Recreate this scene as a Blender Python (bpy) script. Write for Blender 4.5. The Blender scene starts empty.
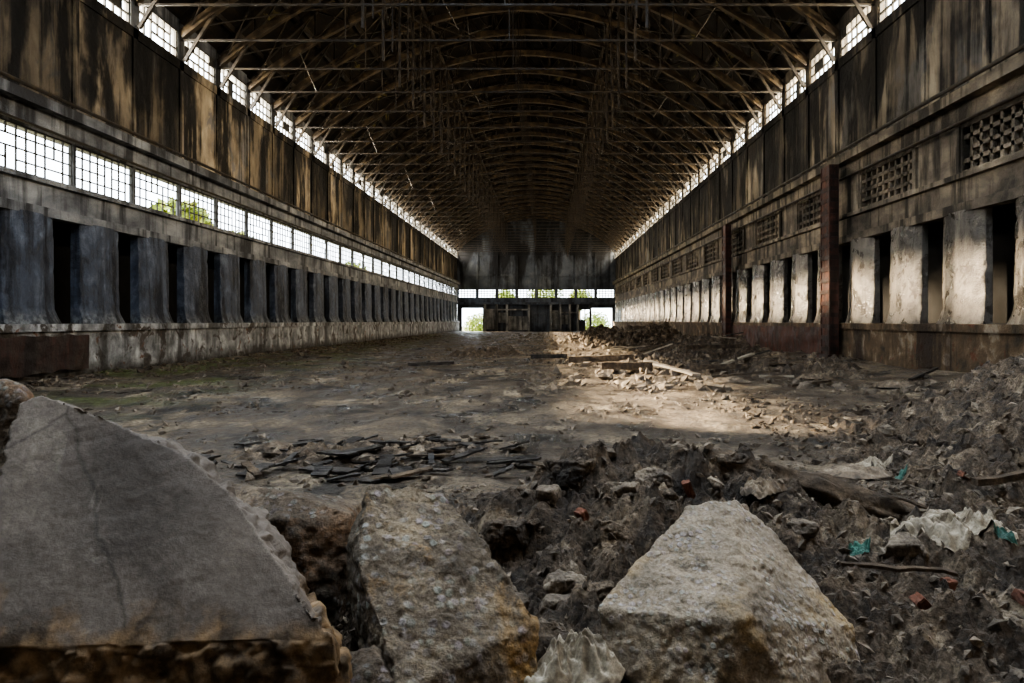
import bpy, bmesh, math, random
from mathutils import Vector, noise, Matrix
random.seed(7)
S=bpy.context.scene
COL=S.collection
XL,XR=-12.0,9.65
XC=(XL+XR)/2
BAY=2.64
Y0=15.5-BAY*8
NB=39
YE=Y0+NB*BAY
ZF=1.45
# ------------------------------------------------------------ materials
def mat(name,cols,scale=1.0,st=(1,1,1),rough=(.75,.95),bump=.4,bscale=8,bdist=.03,streak=None,spk=60,spa=.35,
        zmix=None,bay=None,peb=None,patch=None,patch2=None,metal=0,spec=.3,ymoss=None,crack=None,soot=None):
    m=bpy.data.materials.new(name); m.use_nodes=True
    nt=m.node_tree; N=nt.nodes; L=nt.links
    b=N['Principled BSDF']; b.inputs['Metallic'].default_value=metal
    b.inputs['Specular IOR Level'].default_value=spec
    g=N.new('ShaderNodeNewGeometry'); P=g.outputs['Position']
    def mp(s):
        n=N.new('ShaderNodeMapping'); n.inputs['Scale'].default_value=s; L.new(P,n.inputs['Vector']); return n.outputs[0]
    def nz(v,s,d=8,r=.6,dist=0):
        n=N.new('ShaderNodeTexNoise'); n.inputs['Scale'].default_value=s; n.inputs['Detail'].default_value=d
        n.inputs['Roughness'].default_value=r; n.inputs['Distortion'].default_value=dist
        L.new(v,n.inputs['Vector']); return n.outputs['Fac']
    def ramp(f,stops):
        n=N.new('ShaderNodeValToRGB'); e=n.color_ramp.elements
        while len(e)<len(stops): e.new(.5)
        for i,(p,c) in enumerate(stops):
            e[i].position=p; e[i].color=(*c,1) if len(c)==3 else c
        L.new(f,n.inputs[0]); return n.outputs[0]
    def mix(f,a,c,t='MIX'):
        n=N.new('ShaderNodeMix'); n.data_type='RGBA'; n.blend_type=t
        for s,v in ((0,f),(6,a),(7,c)):
            if hasattr(v,'is_linked'): L.new(v,n.inputs[s])
            else: n.inputs[s].default_value=v if s==0 else (*v,1)
        return n.outputs[2]
    def mr(f,a,b_,c,d):
        n=N.new('ShaderNodeMapRange'); n.inputs[1].default_value=a; n.inputs[2].default_value=b_
        n.inputs[3].default_value=c; n.inputs[4].default_value=d; L.new(f,n.inputs[0]); return n.outputs[0]
    def mul(a,b_,op='MULTIPLY'):
        n=N.new('ShaderNodeMath'); n.operation=op
        for i,v in ((0,a),(1,b_)):
            if hasattr(v,'is_linked'): L.new(v,n.inputs[i])
            else: n.inputs[i].default_value=v
        return n.outputs[0]
    V=mp(st)
    n1=nz(V,scale,9,.62,.3)
    k=len(cols); stops=[(.32+.36*i/max(1,k-1),c) for i,c in enumerate(cols)]
    c=ramp(n1,stops)
    for pt_ in (patch,patch2):
        if pt_:
            pn=nz(V,pt_[0],8,.65,.5); c=mix(mr(pn,pt_[1],pt_[2],0,1),c,pt_[3])
    hgt=None
    if peb:
        v=N.new('ShaderNodeTexVoronoi'); v.inputs['Scale'].default_value=peb[0]; L.new(P,v.inputs['Vector'])
        pc=ramp(v.outputs['Distance'],[(0,(1,1,1)),(.3,(1,1,1)),(.5,(0,0,0))])
        hs=N.new('ShaderNodeHueSaturation'); hs.inputs['Saturation'].default_value=.15; hs.inputs['Value'].default_value=peb[1]
        L.new(v.outputs['Color'],hs.inputs['Color'])
        mm=mul(pc,mr(nz(P,5),.42,.62,0,.6))
        c=mix(mm,c,hs.outputs[0]); hgt=mm
    if crack:
        v=N.new('ShaderNodeTexVoronoi'); v.feature='DISTANCE_TO_EDGE'; v.inputs['Scale'].default_value=crack
        w_=N.new('ShaderNodeMix'); w_.data_type='VECTOR'; w_.inputs[0].default_value=.12
        nn=N.new('ShaderNodeTexNoise'); nn.inputs['Scale'].default_value=4; nn.inputs['Detail'].default_value=6; L.new(P,nn.inputs['Vector'])
        L.new(P,w_.inputs[4]); L.new(nn.outputs['Color'],w_.inputs[5]); L.new(w_.outputs[1],v.inputs['Vector'])
        c=mix(mr(v.outputs['Distance'],0,.006,.5,0),c,(.02,.018,.016))
    sx=N.new('ShaderNodeSeparateXYZ'); L.new(P,sx.inputs[0])
    if zmix:
        a=N.new('ShaderNodeMath'); a.operation='MULTIPLY_ADD'; L.new(nz(P,2.5/ max(.2,zmix[3])),a.inputs[0]); a.inputs[1].default_value=zmix[3]; L.new(sx.outputs['Z'],a.inputs[2])
        f=mr(a.outputs[0],zmix[0]+zmix[3]*.5,zmix[1]+zmix[3]*.5,1,0)
        c=mix(f,c,mix(mr(nz(P,9),.4,.6,0,1),zmix[2],tuple(q*.2 for q in zmix[2])))
    if streak:
        s=nz(mp((1,1,.065)),streak[0],6,.6,.4); s2=nz(mp((1,1,.16)),streak[0]*.35,5,.6,.7); gate=nz(P,.9,4,.6)
        sm=mul(mul(s2,.9),s,'ADD')
        f=mr(mul(sm,mul(gate,.4),'ADD'),streak[1]+.3+.35,streak[2]+.3+.41,0,streak[4])
        c=mix(f,c,streak[3])
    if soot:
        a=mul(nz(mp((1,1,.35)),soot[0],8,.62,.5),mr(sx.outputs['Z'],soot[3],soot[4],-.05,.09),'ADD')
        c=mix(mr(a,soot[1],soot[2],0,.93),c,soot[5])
    if bay:
        d=N.new('ShaderNodeMath'); d.operation='MULTIPLY_ADD'; L.new(sx.outputs['Y'],d.inputs[0]); d.inputs[1].default_value=1/BAY; d.inputs[2].default_value=-Y0/BAY
        fl=N.new('ShaderNodeMath'); fl.operation='FLOOR'; L.new(d.outputs[0],fl.inputs[0])
        w=N.new('ShaderNodeTexWhiteNoise'); w.noise_dimensions='1D'; L.new(mul(fl.outputs[0],bay[2],'ADD'),w.inputs['W'])
        vv=mr(w.outputs['Value'],0,1,bay[0],bay[1])
        cm=N.new('ShaderNodeCombineXYZ'); [L.new(vv,cm.inputs[i]) for i in range(3)]
        c=mix(1.0,c,cm.outputs[0],'MULTIPLY')
    if ymoss:
        c=mix(mul(mr(sx.outputs['X'],-5.5,-8.5,0,1),mr(nz(P,.5,6),.48,.58,0,.85)),c,ymoss)
    sn=nz(P,spk,4,.7); sv=mr(sn,.3,.7,1-spa,1+spa)
    cm=N.new('ShaderNodeCombineXYZ'); [L.new(sv,cm.inputs[i]) for i in range(3)]
    c=mix(1.0,c,cm.outputs[0],'MULTIPLY')
    L.new(c,b.inputs['Base Color'])
    L.new(mr(n1,.38,.6,rough[0],rough[1]),b.inputs['Roughness'])
    if bump:
        bn=nz(P,bscale,10,.7)
        bp=N.new('ShaderNodeBump'); bp.inputs['Strength'].default_value=bump; bp.inputs['Distance'].default_value=bdist
        if hgt: bn=mul(mul(hgt,.35),bn,'ADD')
        L.new(bn,bp.inputs['Height']); L.new(bp.outputs[0],b.inputs['Normal'])
    return m
M={}
BK=(.007,.0065,.0065)
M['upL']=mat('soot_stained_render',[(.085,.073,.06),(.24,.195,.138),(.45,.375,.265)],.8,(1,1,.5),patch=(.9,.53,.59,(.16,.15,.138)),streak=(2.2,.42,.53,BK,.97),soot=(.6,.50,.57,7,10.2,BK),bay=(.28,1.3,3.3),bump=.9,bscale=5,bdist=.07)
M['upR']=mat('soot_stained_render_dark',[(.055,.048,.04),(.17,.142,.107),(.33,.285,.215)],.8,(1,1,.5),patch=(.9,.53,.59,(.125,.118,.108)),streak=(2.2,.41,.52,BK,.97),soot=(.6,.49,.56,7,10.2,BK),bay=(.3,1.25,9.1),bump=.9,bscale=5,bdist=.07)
M['bmL']=mat('sky_tinted_concrete_beam',[(.058,.062,.07),(.16,.166,.175),(.31,.315,.31)],1.1,(1,.6,1.3),streak=(2.6,.47,.59,(.018,.018,.02),.87),bump=.8,bdist=.05)  # blue-grey hue puts the cool sky light into the concrete colour
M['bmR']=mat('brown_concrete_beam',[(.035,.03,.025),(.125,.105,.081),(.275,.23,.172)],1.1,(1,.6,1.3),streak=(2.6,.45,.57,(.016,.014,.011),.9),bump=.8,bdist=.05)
M['plL']=mat('cool_light_pilaster',[(.02,.025,.037),(.056,.068,.095),(.135,.155,.195)],2.0,(1,1,.9),streak=(2.6,.47,.59,(.009,.010,.014),.9),zmix=(1.3,1.75,(.2,.21,.215),.7),bump=1,bdist=.06,rough=(.45,.85))  # blue pushed further to paint in the cool light on this side
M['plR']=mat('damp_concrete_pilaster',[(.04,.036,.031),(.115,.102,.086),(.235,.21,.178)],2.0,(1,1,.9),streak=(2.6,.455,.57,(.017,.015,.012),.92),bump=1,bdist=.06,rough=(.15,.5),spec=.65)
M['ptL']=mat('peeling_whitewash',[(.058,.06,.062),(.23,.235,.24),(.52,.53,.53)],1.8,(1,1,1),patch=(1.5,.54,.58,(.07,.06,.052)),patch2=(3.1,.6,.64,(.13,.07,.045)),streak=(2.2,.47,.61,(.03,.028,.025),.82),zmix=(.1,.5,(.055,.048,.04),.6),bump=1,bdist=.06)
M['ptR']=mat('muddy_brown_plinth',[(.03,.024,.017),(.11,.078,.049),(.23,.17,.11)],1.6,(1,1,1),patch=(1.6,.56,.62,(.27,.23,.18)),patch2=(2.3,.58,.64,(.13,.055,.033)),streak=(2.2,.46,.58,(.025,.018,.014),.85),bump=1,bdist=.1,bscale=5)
M['dark']=mat('recess_painted_shade',[(.004,.004,.004),(.010,.009,.008)],1,bump=.2)  # near-black colour stands in for shade in the slots between pilasters
M['endw']=mat('end_wall_render',[(.03,.037,.048),(.07,.08,.098),(.12,.13,.14)],.5,streak=(1.2,.47,.62,(.01,.01,.012),.85),soot=(.3,.48,.58,6.5,10.8,(.008,.008,.009)),bump=.2)  # soot argument here only darkens the wall towards the gable
M['endp']=mat('end_wall_pale_panels',[(.09,.09,.088),(.2,.2,.19),(.34,.335,.31)],.8,streak=(1.5,.46,.58,(.03,.03,.03),.85),bump=.2)
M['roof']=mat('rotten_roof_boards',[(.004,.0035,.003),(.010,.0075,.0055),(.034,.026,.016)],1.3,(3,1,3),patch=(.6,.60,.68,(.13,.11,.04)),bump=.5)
M['iron']=mat('rusty_iron',[(.005,.004,.0035),(.017,.0125,.0085),(.055,.04,.023)],2.5,bump=.3,rough=(.35,.7),spec=.4)
M['rib']=mat('rusty_arched_rib',[(.008,.006,.004),(.035,.024,.014),(.11,.078,.042)],2.5,bump=.3,rough=(.35,.7),spec=.5)
M['frame']=mat('grimy_window_frame',[(.03,.03,.029),(.08,.077,.07)],3,bump=.1)
M['rust']=mat('red_rust_paint',[(.018,.010,.008),(.062,.025,.018),(.125,.058,.04)],2.4,streak=(3,.47,.59,(.015,.010,.008),.85),patch=(3,.58,.62,(.03,.02,.016)),bump=.8,rough=(.45,.8))
M['rustd']=mat('dark_corroded_paint',[(.010,.007,.006),(.03,.016,.013),(.07,.032,.025)],2.4,streak=(3,.46,.58,(.008,.006,.006),.9),bump=.8,rough=(.45,.8))
M['floor']=mat('damp_dirty_floor',[(.013,.010,.0075),(.068,.052,.037),(.21,.167,.115)],1.1,(1,.6,1),patch=(.8,.55,.64,(.30,.245,.17)),patch2=(.9,.54,.60,(.018,.0145,.011)),spk=18,spa=.8,bump=1,bscale=9,bdist=.11,rough=(.2,.85),spec=.5,ymoss=(.075,.095,.022))
M['heap']=mat('dark_earth_rubble',[(.017,.0135,.011),(.072,.055,.040),(.18,.143,.104)],4.2,patch=(2.6,.56,.65,(.25,.205,.15)),spk=45,spa=.7,bump=1,bscale=16,bdist=.045,rough=(.5,.95))
M['slab']=mat('brown_grey_concrete_broken',[(.068,.058,.050),(.128,.110,.095),(.195,.17,.147)],1.6,zmix=(.53,.61,(.20,.135,.075),.38),spk=55,spa=.2,bump=.55,bscale=7,bdist=.02,crack=.8,patch=(1.3,.55,.68,(.06,.05,.043)),patch2=(2.4,.6,.68,(.2,.178,.152)))
M['agg']=mat('pebbly_aggregate_concrete',[(.05,.041,.031),(.145,.118,.087),(.29,.24,.17)],4,patch=(2.0,.54,.63,(.26,.165,.07)),peb=(26,.38),spk=70,spa=.5,bump=1,bscale=18,bdist=.035)
M['aggd']=mat('brown_aggregate_concrete',[(.03,.023,.017),(.085,.066,.048),(.18,.145,.107)],4,patch=(2.0,.55,.64,(.15,.09,.05)),peb=(30,.27),spk=70,spa=.5,bump=1,bscale=18,bdist=.03)
M['agg2']=mat('pale_broken_concrete',[(.10,.085,.067),(.23,.195,.15),(.38,.32,.24)],3.0,patch=(1.8,.54,.66,(.34,.25,.13)),patch2=(3.0,.58,.66,(.09,.076,.06)),peb=(42,.42),spk=80,spa=.4,bump=.9,bscale=16,bdist=.025)
M['stone']=mat('rubble_stone_grey',[(.045,.037,.029),(.125,.104,.082),(.28,.235,.18)],5,spk=60,spa=.5,bump=1,bscale=25,bdist=.02)
M['wood']=mat('weathered_timber',[(.022,.017,.012),(.07,.052,.036),(.155,.118,.082)],6,(1,1,1),bump=1,bscale=22,bdist=.03)
M['wdark']=mat('charred_timber',[(.005,.005,.005),(.02,.018,.017),(.075,.068,.06)],5,bump=.6,bscale=30,bdist=.01,rough=(.3,.8))
M['wpale']=mat('pale_plank',[(.2,.17,.13),(.36,.32,.26)],6,bump=.4,bscale=30,bdist=.01)
M['cloth']=mat('dirty_white_sheet',[(.09,.075,.055),(.26,.225,.17),(.46,.42,.34)],9,patch=(7,.55,.63,(.11,.088,.062)),bump=.5,bscale=25,bdist=.012,rough=(.4,.75))
M['rag']=mat('mud_covered_rag',[(.05,.04,.03),(.14,.11,.08),(.27,.225,.17)],9,bump=.5,bscale=25,bdist=.012,rough=(.6,.9))
M['teal']=mat('teal_plastic',[(.02,.06,.048),(.04,.12,.095)],7,bump=.3,rough=(.4,.6))
M['brick']=mat('red_brick',[(.07,.032,.022),(.17,.075,.048)],9,bump=.6,bscale=40,bdist=.008)
M['leaf']=mat('green_leaves',[(.06,.1,.015),(.2,.26,.05),(.4,.4,.1)],1.5,bump=0)
M['bark']=mat('tree_bark',[(.04,.03,.02),(.1,.08,.06)],6)
M['out']=mat('outdoor_grass',[(.12,.13,.06),(.25,.25,.14)],.5,bump=.3)

# ------------------------------------------------------------ mesh helpers
class MB:
    def __init__(s): s.v=[]; s.f=[]
    def box(s,x0,x1,y0,y1,z0,z1):
        i=len(s.v); s.v+=[(x,y,z) for z in (z0,z1) for y in (y0,y1) for x in (x0,x1)]
        s.f+=[tuple(i+k for k in q) for q in ((0,2,3,1),(4,5,7,6),(0,1,5,4),(2,6,7,3),(0,4,6,2),(1,3,7,5))]
    def beam(s,p,q,w,h=None):
        h=h or w; p=Vector(p); q=Vector(q); d=(q-p).normalized()
        up=Vector((0,0,1)) if abs(d.z)<.95 else Vector((0,1,0))
        a=d.cross(up).normalized()*w/2; b=d.cross(a).normalized()*h/2
        i=len(s.v)
        for e in (p,q):
            for u,t in ((-1,-1),(1,-1),(1,1),(-1,1)): s.v.append(tuple(e+a*u+b*t))
        s.f+=[tuple(i+k for k in q_) for q_ in ((3,2,1,0),(4,5,6,7),(0,1,5,4),(1,2,6,5),(2,3,7,6),(3,0,4,7))]
    def mesh(s,name,m):
        me=bpy.data.meshes.new(name); me.from_pydata(s.v,[],s.f); me.materials.append(M[m]); me.update(); return me
def obj(name,data,loc=(0,0,0),rot=(0,0,0),sc=(1,1,1),parent=None,**kw):
    o=bpy.data.objects.new(name,data); o.location=loc; o.rotation_euler=rot; o.scale=sc; COL.objects.link(o)
    if parent: o.parent=parent
    for k,v in kw.items(): o[k]=v
    return o
def st(name,data,**k): return obj(name,data,kind='structure',**k)

# ------------------------------------------------------------ side walls
RWC=[14.85+5.28*n for n in range(16)]; GH=1.6
ZW0,ZW1=4.85,5.95
def sidewall(side,X,sg,mats,right):
    up,bm_,pt=mats
    def B(mb,a,b,y0,y1,z0,z1):
        x0,x1=X+sg*a,X+sg*b
        mb.box(min(x0,x1),max(x0,x1),y0,y1,z0,z1)
    ya,yb=Y0,YE
    w=MB()
    B(w,-.4,0,ya,yb,6.65,10.0)
    for i in range(NB+1):
        y=Y0+i*BAY
        B(w,0,.05,y-.12,y+.12,6.65,10.0)
    B(w,0,.05,ya,yb,9.7,10.0)
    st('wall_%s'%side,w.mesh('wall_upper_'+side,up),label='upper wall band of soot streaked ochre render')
    w=MB()
    B(w,-.4,0,ya,yb,3.94,ZW0); B(w,-.4,0,ya,yb,ZW1,6.65)
    B(w,0,.12,ya,yb,3.94,4.16); B(w,0,.40,ya,yb,6.40,6.65); B(w,0,.14,ya,yb,6.02,6.40)
    B(w,0,.12,ya,yb,4.73,ZW0)
    B(w,-.4,0,ya,yb,10.95,11.35)
    if right:
        prev=ya
        for c in RWC:
            B(w,-.4,0,prev,c-GH,ZW0,ZW1); prev=c+GH
            B(w,-.26,-.18,c-GH-.05,c+GH+.05,ZW0,ZW1)
            B(w,0,.08,c+GH,c+GH+.15,ZW0,ZW1); B(w,0,.08,c-GH-.15,c-GH,ZW0,ZW1)
        B(w,-.4,0,prev,yb,ZW0,ZW1)
    for i in range(NB):
        y=Y0+i*BAY
        if not right:
            if i<8: B(w,-.4,0,y,y+BAY,ZW0,ZW1)  # unseen near bays kept solid so no direct sun reaches the foreground
            else:
                B(w,-.12,0,y-.02,y+.07,ZW0,ZW1); B(w,-.12,0,y+BAY-.07,y+BAY+.02,ZW0,ZW1)
        if i<7: B(w,-.4,0,y,y+BAY,10,10.95)
        else: B(w,-.18,.03,y,y+.22,10,10.95); B(w,-.18,.03,y+BAY-.22,y+BAY,10,10.95)
    st('trim_2' if right else 'trim_1',w.mesh('concrete_beams_'+side,bm_),label='concrete ring beams and window mullions along the wall')
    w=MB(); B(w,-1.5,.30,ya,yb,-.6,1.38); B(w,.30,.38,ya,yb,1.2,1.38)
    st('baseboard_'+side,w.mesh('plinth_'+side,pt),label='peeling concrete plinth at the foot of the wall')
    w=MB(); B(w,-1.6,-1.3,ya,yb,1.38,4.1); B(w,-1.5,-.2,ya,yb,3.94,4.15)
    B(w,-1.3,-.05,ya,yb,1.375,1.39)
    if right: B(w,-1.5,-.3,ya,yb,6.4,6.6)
    st('trim_4' if right else 'trim_3',w.mesh('recess_'+side,'dark'),label='recess behind the pilasters, its shade painted near-black')
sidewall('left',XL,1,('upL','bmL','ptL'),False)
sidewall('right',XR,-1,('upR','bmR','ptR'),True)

def pil_mesh(sg,m,name,flare,rnd,sd):
    bm=bmesh.new(); ny,nzz=28,40
    hw=.84
    rows=[]
    for j in range(nzz+1):
        t=j/nzz; z=1.36+t*2.62; r=[]
        for i in range(ny+1):
            u=i/ny*2-1
            wdt=hw*(1.0+.10*max(0,1-t/.16)**1.5)
            e=rnd*abs(u)**2.6
            nn=.018*noise.fractal(Vector((u*3+sd*9,t*6,sg*5)),1,2,4)
            chip=-.09*max(0,noise.noise(Vector((u*4,t*9,sd*3)))-.2)*(1 if abs(u)>.75 else .35)
            fl=flare*max(0,1-t/.16)**1.5
            r.append(bm.verts.new((sg*(.04*(1-t)+.14+fl-e+nn+chip),u*wdt,z)))
        rows.append(r)
    back=[[bm.verts.new((-sg*.2,sgn*hw,z)) for z in (1.36,3.98)] for sgn in (-1,1)]
    for j in range(nzz):
        for i in range(ny):
            bm.faces.new((rows[j][i],rows[j][i+1],rows[j+1][i+1],rows[j+1][i])).smooth=True
    bm.faces.new([rows[j][0] for j in range(nzz+1)]+[back[0][1],back[0][0]])
    bm.faces.new([rows[j][ny] for j in range(nzz,-1,-1)]+[back[1][0],back[1][1]])
    bm.faces.new((back[0][0],back[0][1],back[1][1],back[1][0]))
    bmesh.ops.recalc_face_normals(bm,faces=bm.faces)
    me=bpy.data.meshes.new(name); bm.to_mesh(me); bm.free(); me.materials.append(M[m]); return me
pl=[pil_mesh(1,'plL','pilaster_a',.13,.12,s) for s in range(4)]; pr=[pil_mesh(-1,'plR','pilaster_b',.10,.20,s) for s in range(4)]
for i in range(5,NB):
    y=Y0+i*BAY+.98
    obj('pilaster',pl[i%4],(XL,y,0),label='blue-grey concrete pilaster, blue deepened for cool window light, with soot-streaked face and flared foot',category='pilaster',group='pilasters along the whitewashed plinth')
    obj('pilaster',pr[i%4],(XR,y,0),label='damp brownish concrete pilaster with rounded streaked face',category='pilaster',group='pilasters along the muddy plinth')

def win(W,H,nc,nr,m,bar=.03,broken=0,seed=0,fr=.06,depth=.05,blind=0):
    w=MB(); rnd=random.Random(seed)
    w.box(-depth,depth,-W/2,W/2,0,fr); w.box(-depth,depth,-W/2,W/2,H-fr,H)
    w.box(-depth,depth,-W/2,-W/2+fr,0,H); w.box(-depth,depth,W/2-fr,W/2,0,H)
    cw=W/nc; ch=H/nr; bd=max(bar/2,depth*.6) if depth>.08 else bar/2
    for a in range(1,nc):
        for b in range(nr):
            if rnd.random()<broken: continue
            y=-W/2+a*cw; w.box(-bd,bd,y-bar/2,y+bar/2,b*ch,(b+1)*ch)
    for b in range(1,nr):
        for a in range(nc):
            if rnd.random()<broken: continue
            y=-W/2+a*cw; w.box(-bd,bd,y,y+cw,b*ch-bar/2,b*ch+bar/2)
    for a in range(nc):
        for b in range(nr):
            if rnd.random()<blind: y=-W/2+a*cw; w.box(-.01,.0,y,y+cw,b*ch,(b+1)*ch)
    return w.mesh('window_grid',m)
HW=ZW1-ZW0
wl=[win(2.52,HW,8,4,'frame',.035,.06,s,fr=.04,depth=.03,blind=.02) for s in range(3)]
wc=[win(2.22,.95,6,3,'frame',.055,.05,s+5,fr=.06,depth=.04,blind=.10) for s in range(5)]
wr=[win(2*GH,HW,9,4,'bmR',.10,.02,s+9,depth=.09) for s in range(2)]
k=0
for i in range(8,NB):
    y=Y0+(i+.5)*BAY
    k+=1; st('window_%d'%k,wl[i%3],loc=(XL-.05,y,ZW0))
    k+=1; st('window_%d'%k,wc[i%5],loc=(XL-.05,y,10))
    k+=1; st('window_%d'%k,wc[(i*3+1)%5],loc=(XR+.05,y,10))
for i,c in enumerate(RWC):
    k+=1; st('window_%d'%k,wr[i%2],loc=(XR+.06,c,ZW0))

def pipe(p,q,r,m,seg=8,name='pipe'):
    p=Vector(p); q=Vector(q); d=q-p; bm=bmesh.new()
    bmesh.ops.create_cone(bm,cap_ends=True,segments=seg,radius1=r,radius2=r,depth=d.length)
    rot=d.to_track_quat('Z','Y').to_matrix().to_4x4(); bmesh.ops.transform(bm,matrix=Matrix.Translation((p+q)/2)@rot,verts=bm.verts)
    me=bpy.data.meshes.new(name); bm.to_mesh(me); bm.free(); me.materials.append(M[m]); return me
for X,s in ((XL,1),(XR,-1)):
    obj('conduit_pipe',pipe((X+s*.46,10,6.72),(X+s*.46,97,6.72),.05,'iron'),label='thin rusty conduit running along the wall ledge',category='pipe')
    obj('conduit_pipe',pipe((X+s*.2,10,5.97),(X+s*.2,97,5.97),.035,'iron'),label='thin dark conduit above the window row',category='pipe')

# ------------------------------------------------------------ end wall
w=MB()
y0,y1=YE,YE+.4
w.box(XL,XR,y0,y1,5.8,18)
w.box(XL,XR,y0-.1,y1,3.7,4.6)
w.box(XL,XR,y0-.5,y0-.1,3.7,4.0)
w.box(XL,-11.5,y0,y1,-.5,3.7); w.box(-8.4,4.6,y0,y1,-.5,3.7); w.box(9.3,XR,y0,y1,-.5,3.7)
w.box(4.6,5.4,y0,y1,-.5,1.6); w.box(4.6,6.2,y0,y1,3.0,3.7)
for i in range(9): 
    x=XL+i*(XR-XL)/8; w.box(x-.16,x+.16,y0,y1,4.6,5.8); w.box(x-.15,x+.15,y0-.2,y0,5.8,10.8)
w.box(XL,XR,y0-.12,y0,10.4,10.9); w.box(XL,XR,y0-.12,y0,7.6,7.9)
st('wall_back',w.mesh('wall_back','endw'),label='far end wall with window strip and two doorways')
w=MB()
for x in (-8.2,-6.6,-5.2,-2.2,.8,2.1,3.4,4.5,6.2): w.box(x-.15,x+.15,y0-.5,y0-.02,-.2,3.7)
for a,b,z0_,h in ((-8.0,-6.8,.3,3.1),(-6.4,-5.4,1.2,2.6),(-5.0,-2.4,.2,2.1),(1.0,1.9,.3,2.9),(2.3,3.2,1.0,2.3)): w.box(a,b,y0-.08,y0-.01,z0_,h)
w.box(-8.2,-2.2,y0-.35,y0-.05,2.9,3.1); w.box(.8,4.5,y0-.35,y0-.05,2.5,2.7)
st('trim_5',w.mesh('end_wall_posts','endp'),label='pale posts and panels on the far end wall')
w=MB(); w.box(XL-.4,XR+.4,Y0-.4,Y0,-.6,18)
st('wall_front',w.mesh('wall_front','bmR'),label='unseen near end wall of the hall, added to cut sky light')  # out of view, closed off to hold sky light back from the foreground
we=win(2.4,1.2,6,4,'frame',.09,.05,3,fr=.08,blind=.08)
for i in range(8):
    k+=1; x=XL+(i+.5)*(XR-XL)/8; st('window_%d'%k,we,loc=(x,YE+.2,4.6),rot=(0,0,math.pi/2))
w=MB(); w.box(-1.9,.5,YE-.06,YE-.01,0,2.4); st('door_1',w.mesh('door_leaf','endw'),label='grey closed door in the far end wall')
for a,b,n in ((-11.5,-8.4,2),(5.4,9.3,3)):
    w=MB(); w.box(a,a+.12,YE-.05,YE+.45,0,3.7); w.box(b-.12,b,YE-.05,YE+.45,0,3.7); w.box(a,b,YE-.05,YE+.45,3.2,3.7)
    st('door_%d'%n,w.mesh('door_frame','endw'),label='open doorway frame in the far wall')

# ------------------------------------------------------------ roof
HS=10.8
def top(s): return 11.25+6.2*(1-s*s)
def low(s): return 10.85+4.4*(1-s*s)
w=MB(); n=28
for i in range(n):
    a=-1+2*i/n; b=-1+2*(i+1)/n
    w.beam((HS*a,0,top(a)),(HS*b,0,top(b)),.14,.22)
chord=w.mesh('truss_top_chord','iron')
w=MB()
for i in range(n):
    a=-1+2*i/n; b=-1+2*(i+1)/n
    w.beam((HS*a,0,low(a)),(HS*b,0,low(b)),.2,.26)
lowc=w.mesh('truss_lower_chord','rib')
w=MB(); w.box(-HS-.1,HS+.1,-.03,.03,10.66,10.72); tie=w.mesh('truss_tie','iron')
webs=[]
for vnt in range(4):
    rv=random.Random(vnt+70); w=MB(); n=16
    for i in range(n):
        a=-1+2*i/n; b=-1+2*(i+1)/n
        if i: w.beam((HS*a,0,low(a)),(HS*a,0,top(a)),.055)
        if i and i%4==0: w.beam((HS*a,0,10.7),(HS*a,0,low(a)),.035)
        if i%2: w.beam((HS*a,0,low(a)),(HS*b,0,top(b)),.05)
        else: w.beam((HS*a,0,top(a)),(HS*b,0,low(b)),.05)
    for s in (-1,1):
        w.beam((s*4.15,0,10.0),(s*4.15,0,low(.4)),.08); w.beam((s*3.85,0,10.3),(s*3.85,0,low(.36)),.05)
        w.beam((s*HS*.99,0,10.0),(s*9.6,0,low(.89)),.1)
    for q in range(4):
        s=rv.uniform(-.85,.85); l=rv.uniform(.5,2.0); w.beam((HS*s,rv.uniform(-.3,.3),low(s)),(HS*s+rv.uniform(-.9,.9),rv.uniform(-.8,.8),low(s)-l),.035)
    for q in range(3):
        s=rv.uniform(-.7,.5); w.beam((HS*s,0,low(s)),(HS*(s+rv.uniform(.12,.3)),2.6*rv.choice((-1,1)),low(s)+rv.uniform(-.6,.3)),.045)
    webs.append(w.mesh('truss_web','iron'))
for i in range(6,NB):
    y=Y0+i*BAY
    t=obj('roof_truss',chord,(XC,y,0),label='rusty arched iron roof truss spanning the hall',category='roof truss',group='row of arched roof trusses')
    obj('lower_chord',lowc,parent=t); obj('tie_beam',tie,parent=t); obj('web_bracing',webs[i%4] if i<NB-2 else webs[0],parent=t)
YB=Y0+(NB-.3)*BAY
for j in range(-7,8):
    s=j/7.4; w=MB(); w.beam((XC+HS*s,Y0+6*BAY,top(s)+.17),(XC+HS*s,YB,top(s)+.17),.14,.2)
    obj('roof_purlin',w.mesh('roof_purlin','iron'),label='long dark purlin under the roof boards',category='beam',group='roof purlins')
for x in (-4,4):
    w=MB(); ztop=low(x/HS)
    w.beam((XC+x,Y0+6*BAY,ztop),(XC+x,YB,ztop),.1)
    for i in range(6,NB-1):
        y=Y0+i*BAY
        if i%2: w.beam((XC+x,y,11.2),(XC+x,y+BAY,ztop),.045)
        else: w.beam((XC+x,y,ztop),(XC+x,y+BAY,11.2),.045)
    obj('bracing_girder',w.mesh('bracing_girder','iron'),label='longitudinal lattice girder linking the roof trusses',category='girder',group='lattice girders between trusses')
for s in (-1,1):
    for q in (0,1):
        w=MB()
        for i in range(6,NB-1):
            y=Y0+i*BAY; a=(.45+q*.3)*s; b=(.75+q*.22)*s
            w.beam((XC+HS*a,y,low(a)),(XC+HS*b,y+BAY,low(b)),.04); w.beam((XC+HS*b,y,low(b)),(XC+HS*a,y+BAY,low(a)),.04)
        obj('wind_bracing',w.mesh('wind_bracing','iron'),label='diagonal iron wind bracing between trusses',category='bracing',group='diagonal wind bracing')
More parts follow.
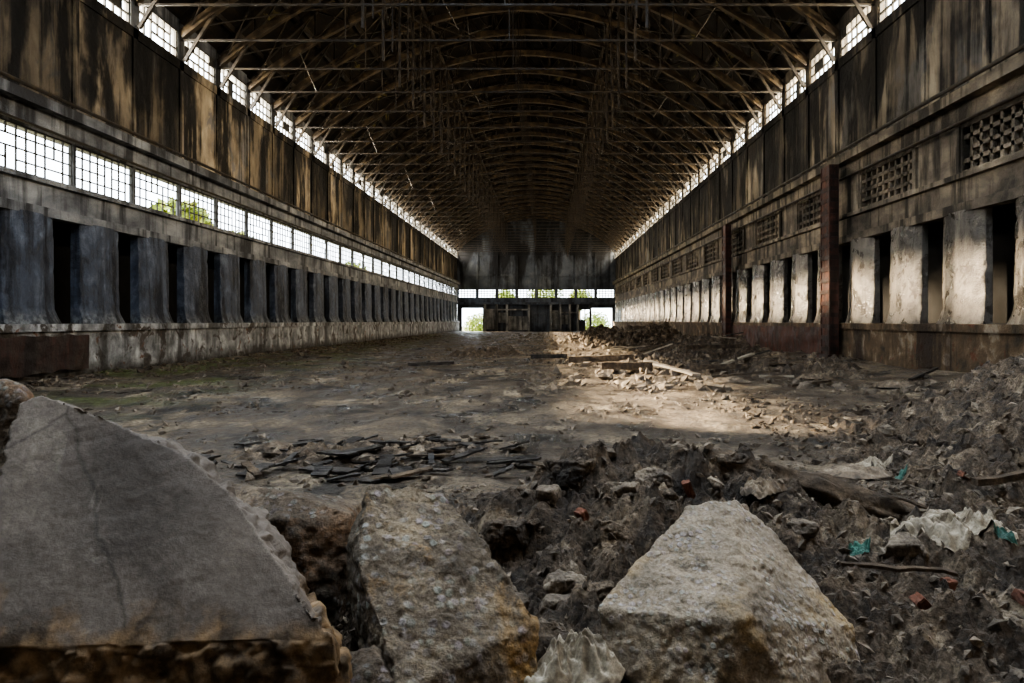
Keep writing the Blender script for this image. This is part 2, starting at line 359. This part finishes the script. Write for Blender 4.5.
def roofstrip(nm,ya,yb):
    bm=bmesh.new(); n=32; ys=[]; y=ya
    while y<yb: ys.append(y); y+=BAY/2
    ys.append(yb); g=[]
    for y in ys:
        r=[]
        for i in range(n+1):
            s=(-1+2*i/n)*1.04; r.append(bm.verts.new((XC+HS*s,y,top(s)+.33+noise.noise(Vector((s*6,y*.7,0)))*.08)))
        g.append(r)
    for j in range(len(ys)-1):
        for i in range(n): bm.faces.new((g[j][i],g[j+1][i],g[j+1][i+1],g[j][i+1]))
    me=bpy.data.meshes.new(nm); bm.to_mesh(me); bm.free(); me.materials.append(M['roof'])
    return st(nm,me,label='arched roof of dark rotten boards')
roofstrip('ceiling',Y0+5.7*BAY,YE+.3)  # starts late, leaving an unseen roof gap that lights the foreground from above
roofstrip('ceiling_near_blocker',Y0-.3,2.6)  # unseen strip added behind the gap to block sky light

# ------------------------------------------------------------ floor
def fh(x,y):
    z=.06*noise.fractal(Vector((x*.35,y*.3,1)),1,2,4)+.035*noise.fractal(Vector((x*2.5,y*2.5,3)),1,2,4)
    z+=.3*math.exp(-((x-9.6)/1.6)**2)*(1 if y<30 else math.exp(-((y-30)/8)**2))
    z+=.12*math.exp(-((x+11.9)/.8)**2)
    return z
bm=bmesh.new()
xs=[XL-.2+i*(XR-XL+.4)/240 for i in range(241)]
ys=[]; y=-6
while y<YE+3:
    ys.append(y); y+= .085 if y<14 else .085*(y/14)**1.3
g=[[bm.verts.new((x,y,fh(x,y))) for x in xs] for y in ys]
for j in range(len(ys)-1):
    for i in range(len(xs)-1): bm.faces.new((g[j][i],g[j][i+1],g[j+1][i+1],g[j+1][i])).smooth=True
me=bpy.data.meshes.new('floor'); bm.to_mesh(me); bm.free(); me.materials.append(M['floor']); st('floor',me,label='damp dirty concrete and earth floor of the hall')
w=MB(); w.box(-150,150,-40,260,-.75,-.65); st('ground',w.mesh('ground','out'),label='grassy ground outside the hall')

# ------------------------------------------------------------ heaps
def clod(x,y,sc=1):
    wv=noise.noise_vector(Vector((x*3,y*3,2)))*.15
    v=Vector((x*2.4/sc,y*2.4/sc,0))+wv; a=noise.voronoi(v)[0]; b=noise.voronoi(v*2.3)[0]; c=noise.voronoi(v*5.5)[0]
    return (a[1]-a[0]-.2)*.17*sc+(b[1]-b[0]-.25)*.12*sc+(c[1]-c[0]-.25)*.06*sc+.14*sc*noise.fractal(v*.6,1,2,6)+.015*noise.noise(v*12)
def heapfn(gs,rough,sc):
    def f(x,y):
        m=0
        for (cx,cy,h,sx,sy) in gs: m+=h*math.exp(-((x-cx)/sx)**2-((y-cy)/sy)**2)
        k=min(1,m/.15)
        return m-.06+k*clod(x,y,sc)*rough
    return f
HE=[]
def heap(x0,x1,y0,y1,res,gs,label,rough=1,sc=1,m='heap'):
    f=heapfn(gs,rough,sc); HE.append((x0,x1,y0,y1,f))
    nx=int((x1-x0)/res); ny=int((y1-y0)/res); bm=bmesh.new(); g=[]
    for j in range(ny+1):
        r=[]
        for i in range(nx+1):
            x=x0+i*res; y=y0+j*res; e=min(i,nx-i,j,ny-j); z=fh(x,y)+f(x,y)
            if e<6: z=min(z,fh(x,y)+(e-5)*.03)
            dx=.05*sc*noise.noise(Vector((x*6,y*6,9))); dy=.05*sc*noise.noise(Vector((x*6,y*6,19)))
            r.append(bm.verts.new((x+dx,y+dy,max(z,fh(x,y)-.12))))
        g.append(r)
    for j in range(ny):
        for i in range(nx): bm.faces.new((g[j][i],g[j][i+1],g[j+1][i+1],g[j+1][i])).smooth=False
    me=bpy.data.meshes.new('rubble_heap'); bm.to_mesh(me); bm.free(); me.materials.append(M[m])
    return obj('rubble_heap',me,label=label,category='rubble heap')
heap(-3.2,3.9,1.2,6.4,.017,[(.42,4.35,.64,.95,.65),(1.5,4.1,.24,1.0,.8),(1.9,2.9,.28,1.3,1.1),(0,2.6,.2,1.2,1.0),(-1.9,3.2,.25,1.0,.9),(-.4,3.6,.13,.9,.7),(3.0,3.6,.22,1.2,1.2)],'heap of dark earth, clods and crushed concrete between broken slabs',1.3,.72)
heap(3.0,8.8,4.6,12.5,.035,[(5.9,7.8,1.18,1.5,1.7),(7.6,9.5,.9,1.6,2.2),(4.2,6.2,.28,1.3,1.2)],'tall heap of dark mud and rubble against the wall',1.3,1.0)
heap(1.5,9.0,17,34,.08,[(4.6,25,.4,2.0,2.2),(6.0,29,.7,1.8,2.0),(3.2,21,.2,1.8,1.6),(7.6,31,.6,1.5,2.4),(6.8,20,.35,1.6,2.0)],'long low heap of earth and debris on the floor',1.7,1.1)
heap(1,9.2,37,56,.12,[(5.5,42,1.0,2.0,3),(4.2,50,1.1,2.2,3),(7.5,46,1.1,1.6,4)],'distant mound of broken masonry and earth',1.6,1.4)
heap(-4.5,0,27,33,.08,[(-3,30,.25,1,1.2),(-1.6,30,.2,.8,1)],'small dark debris mound on the floor',1.5,1)
heap(-4.2,.6,6.45,9.4,.035,[(-2.0,7.8,.16,1.4,.7)],'flat spread of dark scrap and ash',1.1,.6)
def gz(x,y):
    z=fh(x,y); b=z
    for (a,c,d,e,f) in HE:
        if a+.2<x<c-.2 and d+.2<y<e-.2: b=max(b,z+f(x,y))
    return b

# ------------------------------------------------------------ big broken slabs
def rock(name,pts,m,vox=.016,a1=.03,a2=.012,flat=None,seed=0,s1=3.5,lab='',cat='concrete slab',cuts=14,cd=.05,jag=0,fk=.2):
    rr=random.Random(seed+99); P=[Vector(p) for p in pts]
    bm=bmesh.new()
    for p in P: bm.verts.new(p)
    bmesh.ops.convex_hull(bm,input=bm.verts[:]); bmesh.ops.delete(bm,geom=[v for v in bm.verts if not v.link_faces],context='VERTS')
    for _ in range(cuts):
        d=Vector((rr.gauss(0,1),rr.gauss(0,1),rr.gauss(0,1))).normalized()
        mx=max(v.co.dot(d) for v in bm.verts); c0=mx-cd*rr.uniform(.3,1)
        bmesh.ops.bisect_plane(bm,geom=bm.verts[:]+bm.edges[:]+bm.faces[:],plane_co=d*c0,plane_no=d,clear_outer=True)
        Q=[v.co.copy() for v in bm.verts]; bm.clear()
        for q in Q: bm.verts.new(q)
        bmesh.ops.convex_hull(bm,input=bm.verts[:]); bmesh.ops.delete(bm,geom=[v for v in bm.verts if not v.link_faces],context='VERTS')
    bmesh.ops.recalc_face_normals(bm,faces=bm.faces)
    me=bpy.data.meshes.new(name); bm.to_mesh(me); bm.free()
    o=bpy.data.objects.new(name,me); COL.objects.link(o)
    mod=o.modifiers.new('r','REMESH'); mod.mode='VOXEL'; mod.voxel_size=vox
    dg=bpy.context.evaluated_depsgraph_get(); me2=bpy.data.meshes.new_from_object(o.evaluated_get(dg))
    o.modifiers.clear(); o.data=me2; me2.name=name
    nrm=[v.normal.copy() for v in me2.vertices]
    fl=Vector(flat).normalized() if flat is not None else None
    for v,n_ in zip(me2.vertices,nrm):
        p=v.co+Vector((seed*7.1,0,seed)); kk=1
        isf = fl is not None and n_.dot(fl)>.93
        if isf: kk=fk
        vd=noise.voronoi(p*s1*1.6)[0]; vf=noise.voronoi(p*s1*4)[0]
        h=noise.fractal(p*s1*.8,1,2,3)*2.5; stp=(math.floor(h)+min(1,(h-math.floor(h))*6))/2.5
        d=a1*.6*stp-a1*.8*max(0,.22-(vd[1]-vd[0]))-a1*.5*max(0,.25-(vf[1]-vf[0]))+a2*noise.fractal(p*20,.8,2,4)
        v.co+=n_*d*kk
        if jag:
            c1=.5+.5*noise.noise(p*5.0); c2=noise.cell(p*9.0)
            if fl is not None:
                inpl=n_-fl*n_.dot(fl)
                v.co-=inpl*(jag*c1+jag*.4*c2)
    for p in me2.polygons: p.use_smooth=True
    me2.materials.clear(); me2.materials.append(M[m])
    o['label']=lab; o['category']=cat
    return o
F=[(-1.84,2.478,1.17),(-1.76,2.49,1.205),(-1.60,2.455,1.14),(-1.448,2.423,1.11),(-1.199,2.368,1.02),(-.996,2.285,.907),(-.724,2.10,.655),(-.596,2.019,.544),(-1.135,2.03,.56),(-1.533,2.0,.523),(-1.74,2.226,.8265),(-1.66,2.0,.52)]
Bk=[(x,y+.22,z-.10) for (x,y,z) in F[:7]]+[(-.62,2.3,.4),(-1.75,2.5,.6)]
Lo=[(-.57,1.99,.42),(-.57,1.97,.05),(-1.2,1.94,.1),(-1.75,1.94,.1),(-.6,2.4,.05),(-1.8,2.5,.05)]
rock('concrete_slab',F+Bk+Lo,'slab',.009,.05,.006,flat=(0,-.806,.591),seed=1,lab='huge grey concrete slab with flat face and broken ochre edge',cuts=0,jag=.04,fk=.12)
rock('concrete_slab',[(-1.6,3.35,.70),(-1.15,3.15,.70),(-.83,3.05,.62),(-.80,3.0,.52),(-.88,2.9,.3),(-.9,2.9,.1),(-1.4,2.95,.1),(-1.45,3.0,.55),(-1.15,2.98,.62),(-1.65,3.6,.45),(-.9,3.5,.56),(-.8,3.4,.1),(-1.65,3.5,.1)],
   'aggd',.014,.035,.010,flat=(0,0,1),seed=2,lab='flat brown broken slab lying behind the big grey one',cuts=3,cd=.03)
rock('concrete_slab',[(-.70,2.86,.80),(-.41,2.92,.76),(-.21,2.68,.59),(-.02,2.5,.39),(-.03,2.4,.1),(-.44,2.20,.30),(-.44,2.18,.05),(-.745,2.70,.62),(-.66,2.50,.60),(-.73,2.66,.3),(-.6,3.1,.5),(-.1,3.0,.1),(-.72,2.95,.05)],
   'agg',.008,.034,.007,seed=3,lab='tilted chunk of pebbly aggregate concrete, ochre-edged',cuts=0,cd=.02)
rock('concrete_block',[(.58,2.90,.695),(.80,2.98,.70),(.95,2.9,.57),(1.19,2.72,.28),(1.19,2.65,.1),(.175,2.5,.44),(.19,2.46,.34),(.66,2.36,.46),(.45,2.28,.10),(.5,2.3,.0),(1.0,2.40,.0),(.35,2.95,.3),(1.1,3.1,.0),(.5,3.1,0)],
   'agg2',.008,.028,.006,seed=14,lab='pale angular broken concrete block with warm rough top',cat='concrete block',cuts=1,cd=.02)
rock('concrete_slab',[(-2.5,2.9,1.3),(-2.0,2.75,1.18),(-1.93,2.7,1.0),(-1.92,2.62,.8),(-2.6,2.6,.6),(-2.6,3.2,1.2),(-2.0,3.1,.9),(-2.0,3.1,.1),(-2.6,3.1,.1)],'aggd',.02,.04,.01,seed=6,lab='rough broken concrete chunk propped beside the grey slab',cuts=4)
rock('concrete_slab',[(-.78,2.35,.34),(-.55,2.28,.40),(-.47,2.2,.30),(-.46,2.2,.0),(-.85,2.3,.0),(-.5,2.6,.2),(-.8,2.6,.2),(-.6,2.18,.28)],'aggd',.012,.03,.01,seed=8,lab='dark broken lump of concrete wedged under the big slab',cuts=4)
def blockpts(c,s,seed):
    r=random.Random(seed); return [(c[0]+s[0]*r.uniform(.5,1)*a,c[1]+s[1]*r.uniform(.5,1)*b,c[2]+s[2]*r.uniform(.4,1)*d) for a in(-1,1) for b in(-1,1) for d in(-1,1)]
BL=[(-.1,4.2,.11,'heap'),(.35,3.6,.12,'heap'),(.75,4.3,.10,'heap'),(.1,3.3,.10,'stone'),(.95,3.7,.09,'stone'),(1.35,4.5,.10,'heap'),(1.7,3.4,.09,'stone'),(-.35,4.7,.10,'heap'),(.2,3.0,.08,'heap'),(1.75,2.6,.09,'stone'),(2.2,3.0,.08,'stone'),(4.4,6.3,.2,'heap'),(3.6,6.8,.16,'stone'),(.6,4.0,.10,'stone'),(1.1,4.15,.09,'heap'),(-.2,3.7,.12,'heap'),(.15,4.05,.12,'heap'),(.5,3.25,.08,'stone'),(5.2,6.6,.22,'stone'),(3.9,7.6,.18,'heap'),
 (.0,3.9,.09,'stone'),(.42,3.85,.08,'stone'),(.05,3.05,.07,'stone'),(1.3,3.6,.08,'stone'),(1.95,3.95,.08,'heap'),(.75,3.35,.07,'stone'),(4.8,5.9,.14,'stone'),(-.15,3.15,.08,'stone')]
for i,(x,y,s,m) in enumerate(BL):
    z=gz(x,y); rock('earth_clod' if m=='heap' else 'rubble_stone',blockpts((x,y,z+s*.02),(s*1.3,s,s*.7),i+20),m,s*.06,s*.3,s*.08,seed=i,s1=8,cuts=10,cd=s*.45,lab='large dark clod of hardened earth on the heap' if m=='heap' else 'grey stone fragment half buried in the heap',cat='clod' if m=='heap' else 'stone')

# ------------------------------------------------------------ small rubble stones
stones=[]
for s in range(8):
    r=random.Random(s+50); bm=bmesh.new(); pts=[Vector((r.gauss(0,1),r.gauss(0,1),r.gauss(0,.7))).normalized()*r.uniform(.7,1) for _ in range(14)]
    for p in pts: bm.verts.new((p.x,p.y*.8,p.z*.65))
    bmesh.ops.convex_hull(bm,input=bm.verts)
    bmesh.ops.delete(bm,geom=[v for v in bm.verts if not v.link_faces],context='VERTS')
    bmesh.ops.subdivide_edges(bm,edges=bm.edges[:],cuts=3,use_grid_fill=True)
    bm.normal_update()
    for v in bm.verts: v.co+=v.normal*.12*noise.fractal(v.co*2.5+Vector((s,0,0)),1,2,4)
    me=bpy.data.meshes.new('rubble_stone'); bm.to_mesh(me); bm.free(); me.materials.append(M['stone' if s%3 else 'heap']); stones.append(me)
r=random.Random(11)
def scatter(n,fx,smin,smax,lab,grp):
    for _ in range(n):
        x,y=fx(); s=smin+(smax-smin)*r.random()**3
        obj('rubble_stone',r.choice(stones),(x,y,gz(x,y)+s*.25),(r.uniform(-.5,.5),r.uniform(-.5,.5),r.uniform(0,6.3)),(s,s,s),label=lab,category='stone',group=grp)
scatter(105,lambda:(r.uniform(-.6,3.4),r.uniform(2.7,5.6)),.015,.08,'small broken stone lying on the earth heap','stones on the near heap')
scatter(50,lambda:(r.uniform(3.2,8),r.uniform(5,11.5)),.03,.18,'broken stone on the mud heap','stones on the mud heap')
scatter(75,lambda:(r.uniform(0,8.5),r.uniform(14,50)),.06,.38,'rubble fragment strewn across the floor','rubble along the hall')
scatter(36,lambda:(r.uniform(-11,4),r.uniform(6,40)),.03,.17,'loose stone on the dirty floor','loose stones on the floor')
def grit(nm,n,fx,smin,smax,m,lab,pw=3):
    w=MB(); rg=random.Random(nm+str(n))
    for _ in range(n):
        x,y=fx(rg); s=smin+(smax-smin)*rg.random()**pw; c=Vector((x,y,gz(x,y)+s*.2)); i=len(w.v)
        a=Vector((rg.gauss(0,1),rg.gauss(0,1),rg.gauss(0,.4))).normalized()*s*rg.uniform(.8,1.5); b=a.orthogonal().normalized()*s*rg.uniform(.5,1); d=a.cross(b).normalized()*s*rg.uniform(.4,.8)
        for p in (a,b,-a,-b*.8,d,-d): w.v.append(tuple(c+p))
        w.f+=[tuple(i+q for q in t) for t in ((0,1,4),(1,2,4),(2,3,4),(3,0,4),(1,0,5),(2,1,5),(3,2,5),(0,3,5))]
    return obj(nm,w.mesh(nm,m),label=lab,category='gravel',kind='stuff')
grit('gravel',11000,lambda q:(q.uniform(-1.2,3.7),1.6+4.6*q.random()**.8),.004,.04,'stone','fine crushed concrete and grit covering the earth heap',4)
grit('gravel',4000,lambda q:(q.uniform(2.8,8.5),q.uniform(4.8,12)),.01,.08,'heap','grit and small clods on the mud heap',4)
def clus(fx,th=.05):
    def f(q):
        for _ in range(8):
            x,y=fx(q)
            if noise.noise(Vector((x*.5,y*.35,7)))+.5*noise.noise(Vector((x*1.5,y*1.2,3)))>th: return x,y
        return x,y
    return f
def fl_(q):
    y=5+70*q.random()**1.6; return (q.uniform(-11.5,9.2),y)
grit('floor_debris',17000,clus(fl_,-.05),.006,.075,'stone','scattered grit and dirt crumbs on the floor',4)
grit('floor_debris',4500,clus(lambda q:(max(-11,min(9.2,q.gauss(3.8,3.4))),14+70*q.random()**1.2)),.02,.2,'stone','broken plaster and masonry crumbs strewn on the floor',4)
grit('floor_debris',1500,lambda q:(-11.6+2.2*q.random()**2,q.uniform(12,70)),.02,.12,'heap','dirt crumbs collected at the foot of the wall',3)

# ------------------------------------------------------------ timber
def plank(name,p,q,w,h,m,lab,cat='plank',grp=None,wob=.012):
    d=(Vector(q)-Vector(p)).normalized(); n=8; bm=bmesh.new()
    a=Vector((-d.y,d.x,0)).normalized(); b=d.cross(a); rr=random.Random(int(p[0]*1000)); rings=[]
    for i in range(n+1):
        c=Vector(p).lerp(Vector(q),i/n)+b*rr.uniform(-wob,wob); k=rr.uniform(.7,1.1)
        rings.append([bm.verts.new(c+a*u*w/2*k+b*t*h/2) for u,t in((-1,-1),(1,-1),(1,1),(-1,1))])
    for i in range(n):
        for j in range(4): bm.faces.new((rings[i][j],rings[i][(j+1)%4],rings[i+1][(j+1)%4],rings[i+1][j]))
    bm.faces.new(rings[0]); bm.faces.new(rings[-1][::-1]); bmesh.ops.recalc_face_normals(bm,faces=bm.faces)
    me=bpy.data.meshes.new(name); bm.to_mesh(me); bm.free(); me.materials.append(M[m])
    o=obj(name,me,label=lab,category=cat)
    if grp:o['group']=grp
    return o
def log(p,q,r0,r1,m,lab):
    p=Vector(p);q=Vector(q);d=(q-p).normalized();a=d.orthogonal().normalized();b=d.cross(a);bm=bmesh.new();n,k=90,28;R=[]
    for i in range(n+1):
        t=i/n;c=p.lerp(q,t)+Vector((0,0,.03*math.sin(t*3)+.03*noise.noise(Vector((t*5,p.x,0)))))
        R.append([bm.verts.new(c+(a*math.cos(u)+b*math.sin(u))*((r0+(r1-r0)*t)*(1+.6*noise.fractal(Vector((math.cos(u)*1.8,math.sin(u)*1.8,t*4)),1,2,5)))) for u in[2*math.pi*j/k for j in range(k)]])
    for i in range(n):
        for j in range(k): bm.faces.new((R[i][j],R[i][(j+1)%k],R[i+1][(j+1)%k],R[i+1][j])).smooth=True
    bm.faces.new(R[0]);bm.faces.new(R[-1][::-1]);bmesh.ops.recalc_face_normals(bm,faces=bm.faces)
    me=bpy.data.meshes.new('timber_log');bm.to_mesh(me);bm.free();me.materials.append(M[m]);obj('timber_log',me,label=lab,category='log')
log((.9,4.25,.60),(2.2,3.85,.30),.09,.07,'wood','thick muddy ragged timber half buried across the earth heap')
log((1.2,4.6,.48),(2.5,4.3,.25),.035,.025,'wood','thinner muddy branch beside the big timber')
plank('plank',(1.35,3.25,gz(1.35,3.25)+.05),(1.85,3.2,gz(1.85,3.2)+.06),.04,.015,'wood','thin lath resting on the heap')
rr=random.Random(5)
for i in range(75):
    x=rr.gauss(-1.95,.75); y=rr.uniform(6.5,8.6); a=rr.uniform(-.7,.9)+(math.pi/2 if rr.random()<.25 else 0); l=rr.uniform(.12,.6); z=gz(x,y)+.01+.03*rr.random()
    plank('charred_plank',(x-l/2*math.cos(a),y-l/2*math.sin(a),z),(x+l/2*math.cos(a),y+l/2*math.sin(a),z+rr.uniform(-.05,.09)),rr.uniform(.04,.2),.02,'wdark' if rr.random()<.88 else 'wood','charred black plank scrap in a flat debris spread','plank','charred plank scraps',.004)
for (p,q,w_,h_,m,lab) in [((2.9,20.2,.3),(3.75,17.6,.12),.22,.06,'wpale','pale plank leaning on floor debris'),((3.9,19.2,.2),(5.4,19.0,.25),.2,.12,'wood','beam lying on the floor'),
    ((1.6,20,.2),(3.0,19.8,.2),.3,.2,'wood','brown squared timber lying among debris'),((.8,23,.2),(2.8,22.5,.3),.3,.2,'wood','brown squared timber among debris'),
    ((-.5,27,.1),(.8,26.5,.15),.2,.15,'wdark','dark timber on the floor'),((-4.2,22,.1),(-3.0,23,.1),.25,.1,'wdark','dark timber scrap on the floor'),((4.5,23,.6),(6.6,24.3,.6),.2,.12,'wood','timber across the debris heap'),
    ((3.2,5.3,.25),(4.4,5.5,.35),.08,.05,'wood','muddy stick at the foot of the heap')]:
    plank('timber_beam',p,q,w_,h_,m,lab,'timber')
for i in range(22):
    x=rr.uniform(2.6,8.2); y=rr.uniform(15,40); a=rr.uniform(-.6,.8); l=rr.uniform(.6,2.0); z=gz(x,y)+.06
    x2=x+l*math.cos(a); y2=y+l*math.sin(a)
    if x2>8.9: continue
    plank('broken_board',(x,y,z),(x2,y2,gz(x2,y2)+.08+rr.uniform(0,.2)),rr.uniform(.1,.28),.05,rr.choice(['wood','wood','wdark','wood','wpale']),'broken dirty board lying in the rubble along the wall','plank','broken boards along the wall',.004)

# ------------------------------------------------------------ cloth / bags
def cloth(x,y,sx,sy,sz,seed,m='cloth',lab='mud-covered plastic sheet crumpled on the rubble',nm='plastic_sheet',lift=0):
    bm=bmesh.new(); nr,na=44,130; base=gz(x,y)+lift; R=[]; c0=bm.verts.new((x,y,base+sz*.9)); kf=min(14,1.3/max(sx,.05))
    for i in range(1,nr+1):
        row=[]
        for j in range(na):
            t=i/nr; an=2*math.pi*j/na; e=1+.4*noise.fractal(Vector((math.cos(an)*1.0+seed*5,math.sin(an)*1.0,seed)),1,2,2)
            px=x+sx*t*e*math.cos(an); py=y+sy*t*e*math.sin(an); q=Vector((px,py,seed))*kf
            wq=noise.noise_vector(q*.8)*.5; q=Vector((q.x*1.4+q.y*.6,q.y*1.0,seed))+wq
            fold=(.35-abs(noise.noise(q*1.3)))*1.0+(.3-abs(noise.noise(q*2.9)))*.6+(.3-abs(noise.noise(q*6.5)))*.2
            z=gz(px,py)*.35+base*.65+.012+sz*(1-t**2.6)*(.45+.8*fold)+.02*fold
            row.append(bm.verts.new((px,py,max(z,gz(px,py)+.008))))
        R.append(row)
    for j in range(na): bm.faces.new((c0,R[0][j],R[0][(j+1)%na]))
    for i in range(nr-1):
        for j in range(na): bm.faces.new((R[i][j],R[i+1][j],R[i+1][(j+1)%na],R[i][(j+1)%na]))
    for f in bm.faces: f.smooth=True
    bmesh.ops.recalc_face_normals(bm,faces=bm.faces)
    me=bpy.data.meshes.new(nm); bm.to_mesh(me); bm.free(); me.materials.append(M[m])
    return obj(nm,me,label=lab,category='plastic bag')
cloth(2.02,3.55,.26,.17,.17,1,lab='crumpled dirty white plastic bag on the earth heap',nm='plastic_bag')
cloth(2.2,3.40,.05,.05,.06,2,'teal','small teal plastic scrap beside the white bag','plastic_scrap')
cloth(.10,2.45,.17,.1,.12,3,lab='muddy white plastic bag wedged between concrete blocks',nm='plastic_bag',lift=.05)
cloth(.2,2.38,.03,.03,.05,4,'teal','teal plastic scrap wedged between blocks','plastic_scrap',lift=.04)
cloth(2.2,5.0,.24,.12,.06,5,'rag'); cloth(2.9,6.6,.34,.22,.10,6,'rag'); cloth(3.2,7.0,.22,.15,.1,7,lab='pale rag on the edge of the mud heap'); cloth(2.7,4.7,.28,.13,.06,8)
cloth(1.2,3.9,.13,.08,.06,21,'rag'); cloth(.6,3.1,.09,.06,.05,22,'rag')
cloth(3.2,6.4,.06,.05,.04,9,'teal','small green plastic scrap','plastic_scrap'); cloth(1.55,3.5,.05,.04,.03,10,'teal','small green plastic scrap','plastic_scrap')
for j,(x,y) in enumerate([(4.3,16.5),(6.8,18),(5.5,22),(7.4,15)]): cloth(x,y,.45,.3,.15,11+j,'rag',lab='dirty rag lying among the rubble by the wall')
for i,(x,y,a) in enumerate([(.28,3.05,.3),(2.15,2.85,1.1),(2.0,2.95,.4),(2.05,2.7,2.0),(3.3,5.6,.5),(1.55,2.9,.2),(.6,3.4,1.4),(.2,3.75,.9),(.8,3.95,.2),(1.75,3.1,2.2)]):
    bm=bmesh.new(); bmesh.ops.create_cube(bm,size=1); bmesh.ops.bevel(bm,geom=bm.edges[:],offset=.05,segments=2,affect='EDGES'); bmesh.ops.subdivide_edges(bm,edges=bm.edges[:],cuts=2,use_grid_fill=True)
    for v in bm.verts: v.co+=v.co.normalized()*.12*noise.noise(v.co*4+Vector((i,0,0)))
    me=bpy.data.meshes.new('brick'); bm.to_mesh(me); bm.free(); me.materials.append(M['brick'])
    obj('brick',me,(x,y,gz(x,y)+.02),(.2,.15*i,a),(.11,.06,.045),label='chipped red brick half buried in earth',category='brick',group='loose red bricks')

# ------------------------------------------------------------ steel columns and rust sheets
def column(y,zt,w_,lab):
    o=obj('steel_column',None,(XR-.64,y,0),label=lab,category='steel column')
    f=MB(); f.box(-.09,-.03,-w_,w_,-.2,zt); f.box(.1,.16,-w_,w_,-.2,zt); f.box(-.03,.1,-.04,.04,-.2,zt)
    for sg in (-1,1): f.box(-.12,.18,sg*w_-.03,sg*w_+.03,-.2,zt)
    obj('column_shaft',f.mesh('column_shaft','rust'),parent=o)
    f=MB(); z=.5
    while z<zt-.3: f.box(-.12,-.09,-w_,w_,z,z+.13); f.box(-.1,.15,-w_-.05,-w_-.03,z,z+.13); z+=.36
    obj('batten_plate',f.mesh('batten_plate','rustd'),parent=o)
    f=MB(); f.box(-.2,.22,-w_*1.4,w_*1.4,-.1,.4); obj('base_plate',f.mesh('base_plate','rustd'),parent=o)
column(22.6,6.35,.33,'rust-red riveted steel column standing against the wall')
column(35.4,6.2,.33,'dark rusty steel column further along the wall')
def sheet(X,y0,y1,z0,z1,sg,m,lab):
    bm=bmesh.new(); ny=int((y1-y0)/.08); nz_=12; g=[]
    for j in range(nz_+1):
        r=[]
        for i in range(ny+1):
            y=y0+(y1-y0)*i/ny; z=z0+(z1-z0)*j/nz_
            if j==nz_: z+=.05*noise.noise(Vector((y*2,0,0)))
            if j==0: z+=.12*noise.noise(Vector((y*1.5,4,0)))
            r.append(bm.verts.new((X+sg*(.03+.05*noise.fractal(Vector((y*.9,z*1.5,2)),1,2,3)),y,z)))
        g.append(r)
    for j in range(nz_):
        for i in range(ny): bm.faces.new((g[j][i],g[j][i+1],g[j+1][i+1],g[j+1][i]))
    me=bpy.data.meshes.new('rusted_sheet'); bm.to_mesh(me); bm.free(); me.materials.append(M[m])
    obj('rusted_sheet',me,label=lab,category='metal sheet')
sheet(XR-.43,23.3,34.8,.15,1.25,-1,'rust','corroded red-brown metal sheeting fixed to the plinth')
sheet(XL+.43,13,18.0,.25,1.1,1,'rustd','dark red rusted metal sheet on the whitewashed plinth')

# ------------------------------------------------------------ trees outside
def tree(x,y,zc,R,seed):
    r_=random.Random(seed); o=obj('tree',pipe((x,y,-.7),(x,y,zc),.15,'bark',10,'tree_trunk'),label='leafy green tree standing outside the hall',category='tree')
    w=MB()
    for _ in range(1500):
        d=Vector((r_.gauss(0,1),r_.gauss(0,1),r_.gauss(0,1))).normalized()*R*r_.uniform(.4,1)
        c=Vector((x,y,zc))+Vector((d.x,d.y,d.z*.9)); a=Vector((r_.gauss(0,1),r_.gauss(0,1),r_.gauss(0,1))).normalized()*.22; b=a.orthogonal().normalized()*.12
        i=len(w.v); w.v+=[tuple(c-a),tuple(c+b),tuple(c+a),tuple(c-b)]; w.f.append((i,i+1,i+2,i+3))
    obj('foliage',w.mesh('foliage','leaf'),parent=o)
tree(-16,31,5.4,1.5,1); tree(-16.5,38,5.0,1.4,2); tree(-10,108,.6,2.4,3); tree(7.5,107,.8,2.4,4); tree(0,110,5.2,3,5)
tree(-17,62,4.8,2,6); tree(-6,111,4.6,2.2,7); tree(5.5,112,4.8,2.0,8)

# ------------------------------------------------------------ light
W=bpy.data.worlds.new('World'); S.world=W; W.use_nodes=True
bg=W.node_tree.nodes['Background']; bg.inputs[0].default_value=(.84,.92,1,1); bg.inputs[1].default_value=4.5
sd=bpy.data.lights.new('sun','SUN'); sd.energy=36; sd.angle=.055; sd.color=(1,.80,.54)
so=bpy.data.objects.new('sun',sd); COL.objects.link(so)
so.rotation_euler=Vector((.85,-.35,-.32)).to_track_quat('-Z','Y').to_euler()
for X,sg,pw,colr,up_ in ((XL-.7,1,11000,(1,.88,.70),.05),(XR+.7,-1,11000,(1,.83,.58),-.1)):
    ad=bpy.data.lights.new('clerestory_fill','AREA'); ad.shape='RECTANGLE'; ad.size=1.1; ad.size_y=82; ad.energy=pw; ad.color=colr  # added fill lamp outside the clerestory row, brightens roof and walls
    ao=bpy.data.objects.new('clerestory_fill',ad); COL.objects.link(ao)
    z=Vector((-sg,0,-up_)).normalized(); yv=Vector((0,1,0)); x_=yv.cross(z).normalized()
    ao.matrix_world=Matrix(((x_.x,yv.x,z.x,X),(x_.y,yv.y,z.y,56),(x_.z,yv.z,z.z,10.5),(0,0,0,1)))

cd=bpy.data.cameras.new('camera'); cam=bpy.data.objects.new('camera',cd); COL.objects.link(cam)
cam.location=(0,0,ZF); cam.rotation_euler=(math.pi/2,0,0); cd.sensor_width=36; cd.lens=25
cd.shift_x=-(545-512)/1024; cd.shift_y=-(341.5-321)/1024; cd.clip_end=600; cd.clip_start=.05
S.camera=cam
S.view_settings.view_transform='AgX'; S.view_settings.look='AgX - Medium High Contrast'; S.view_settings.exposure=1.25
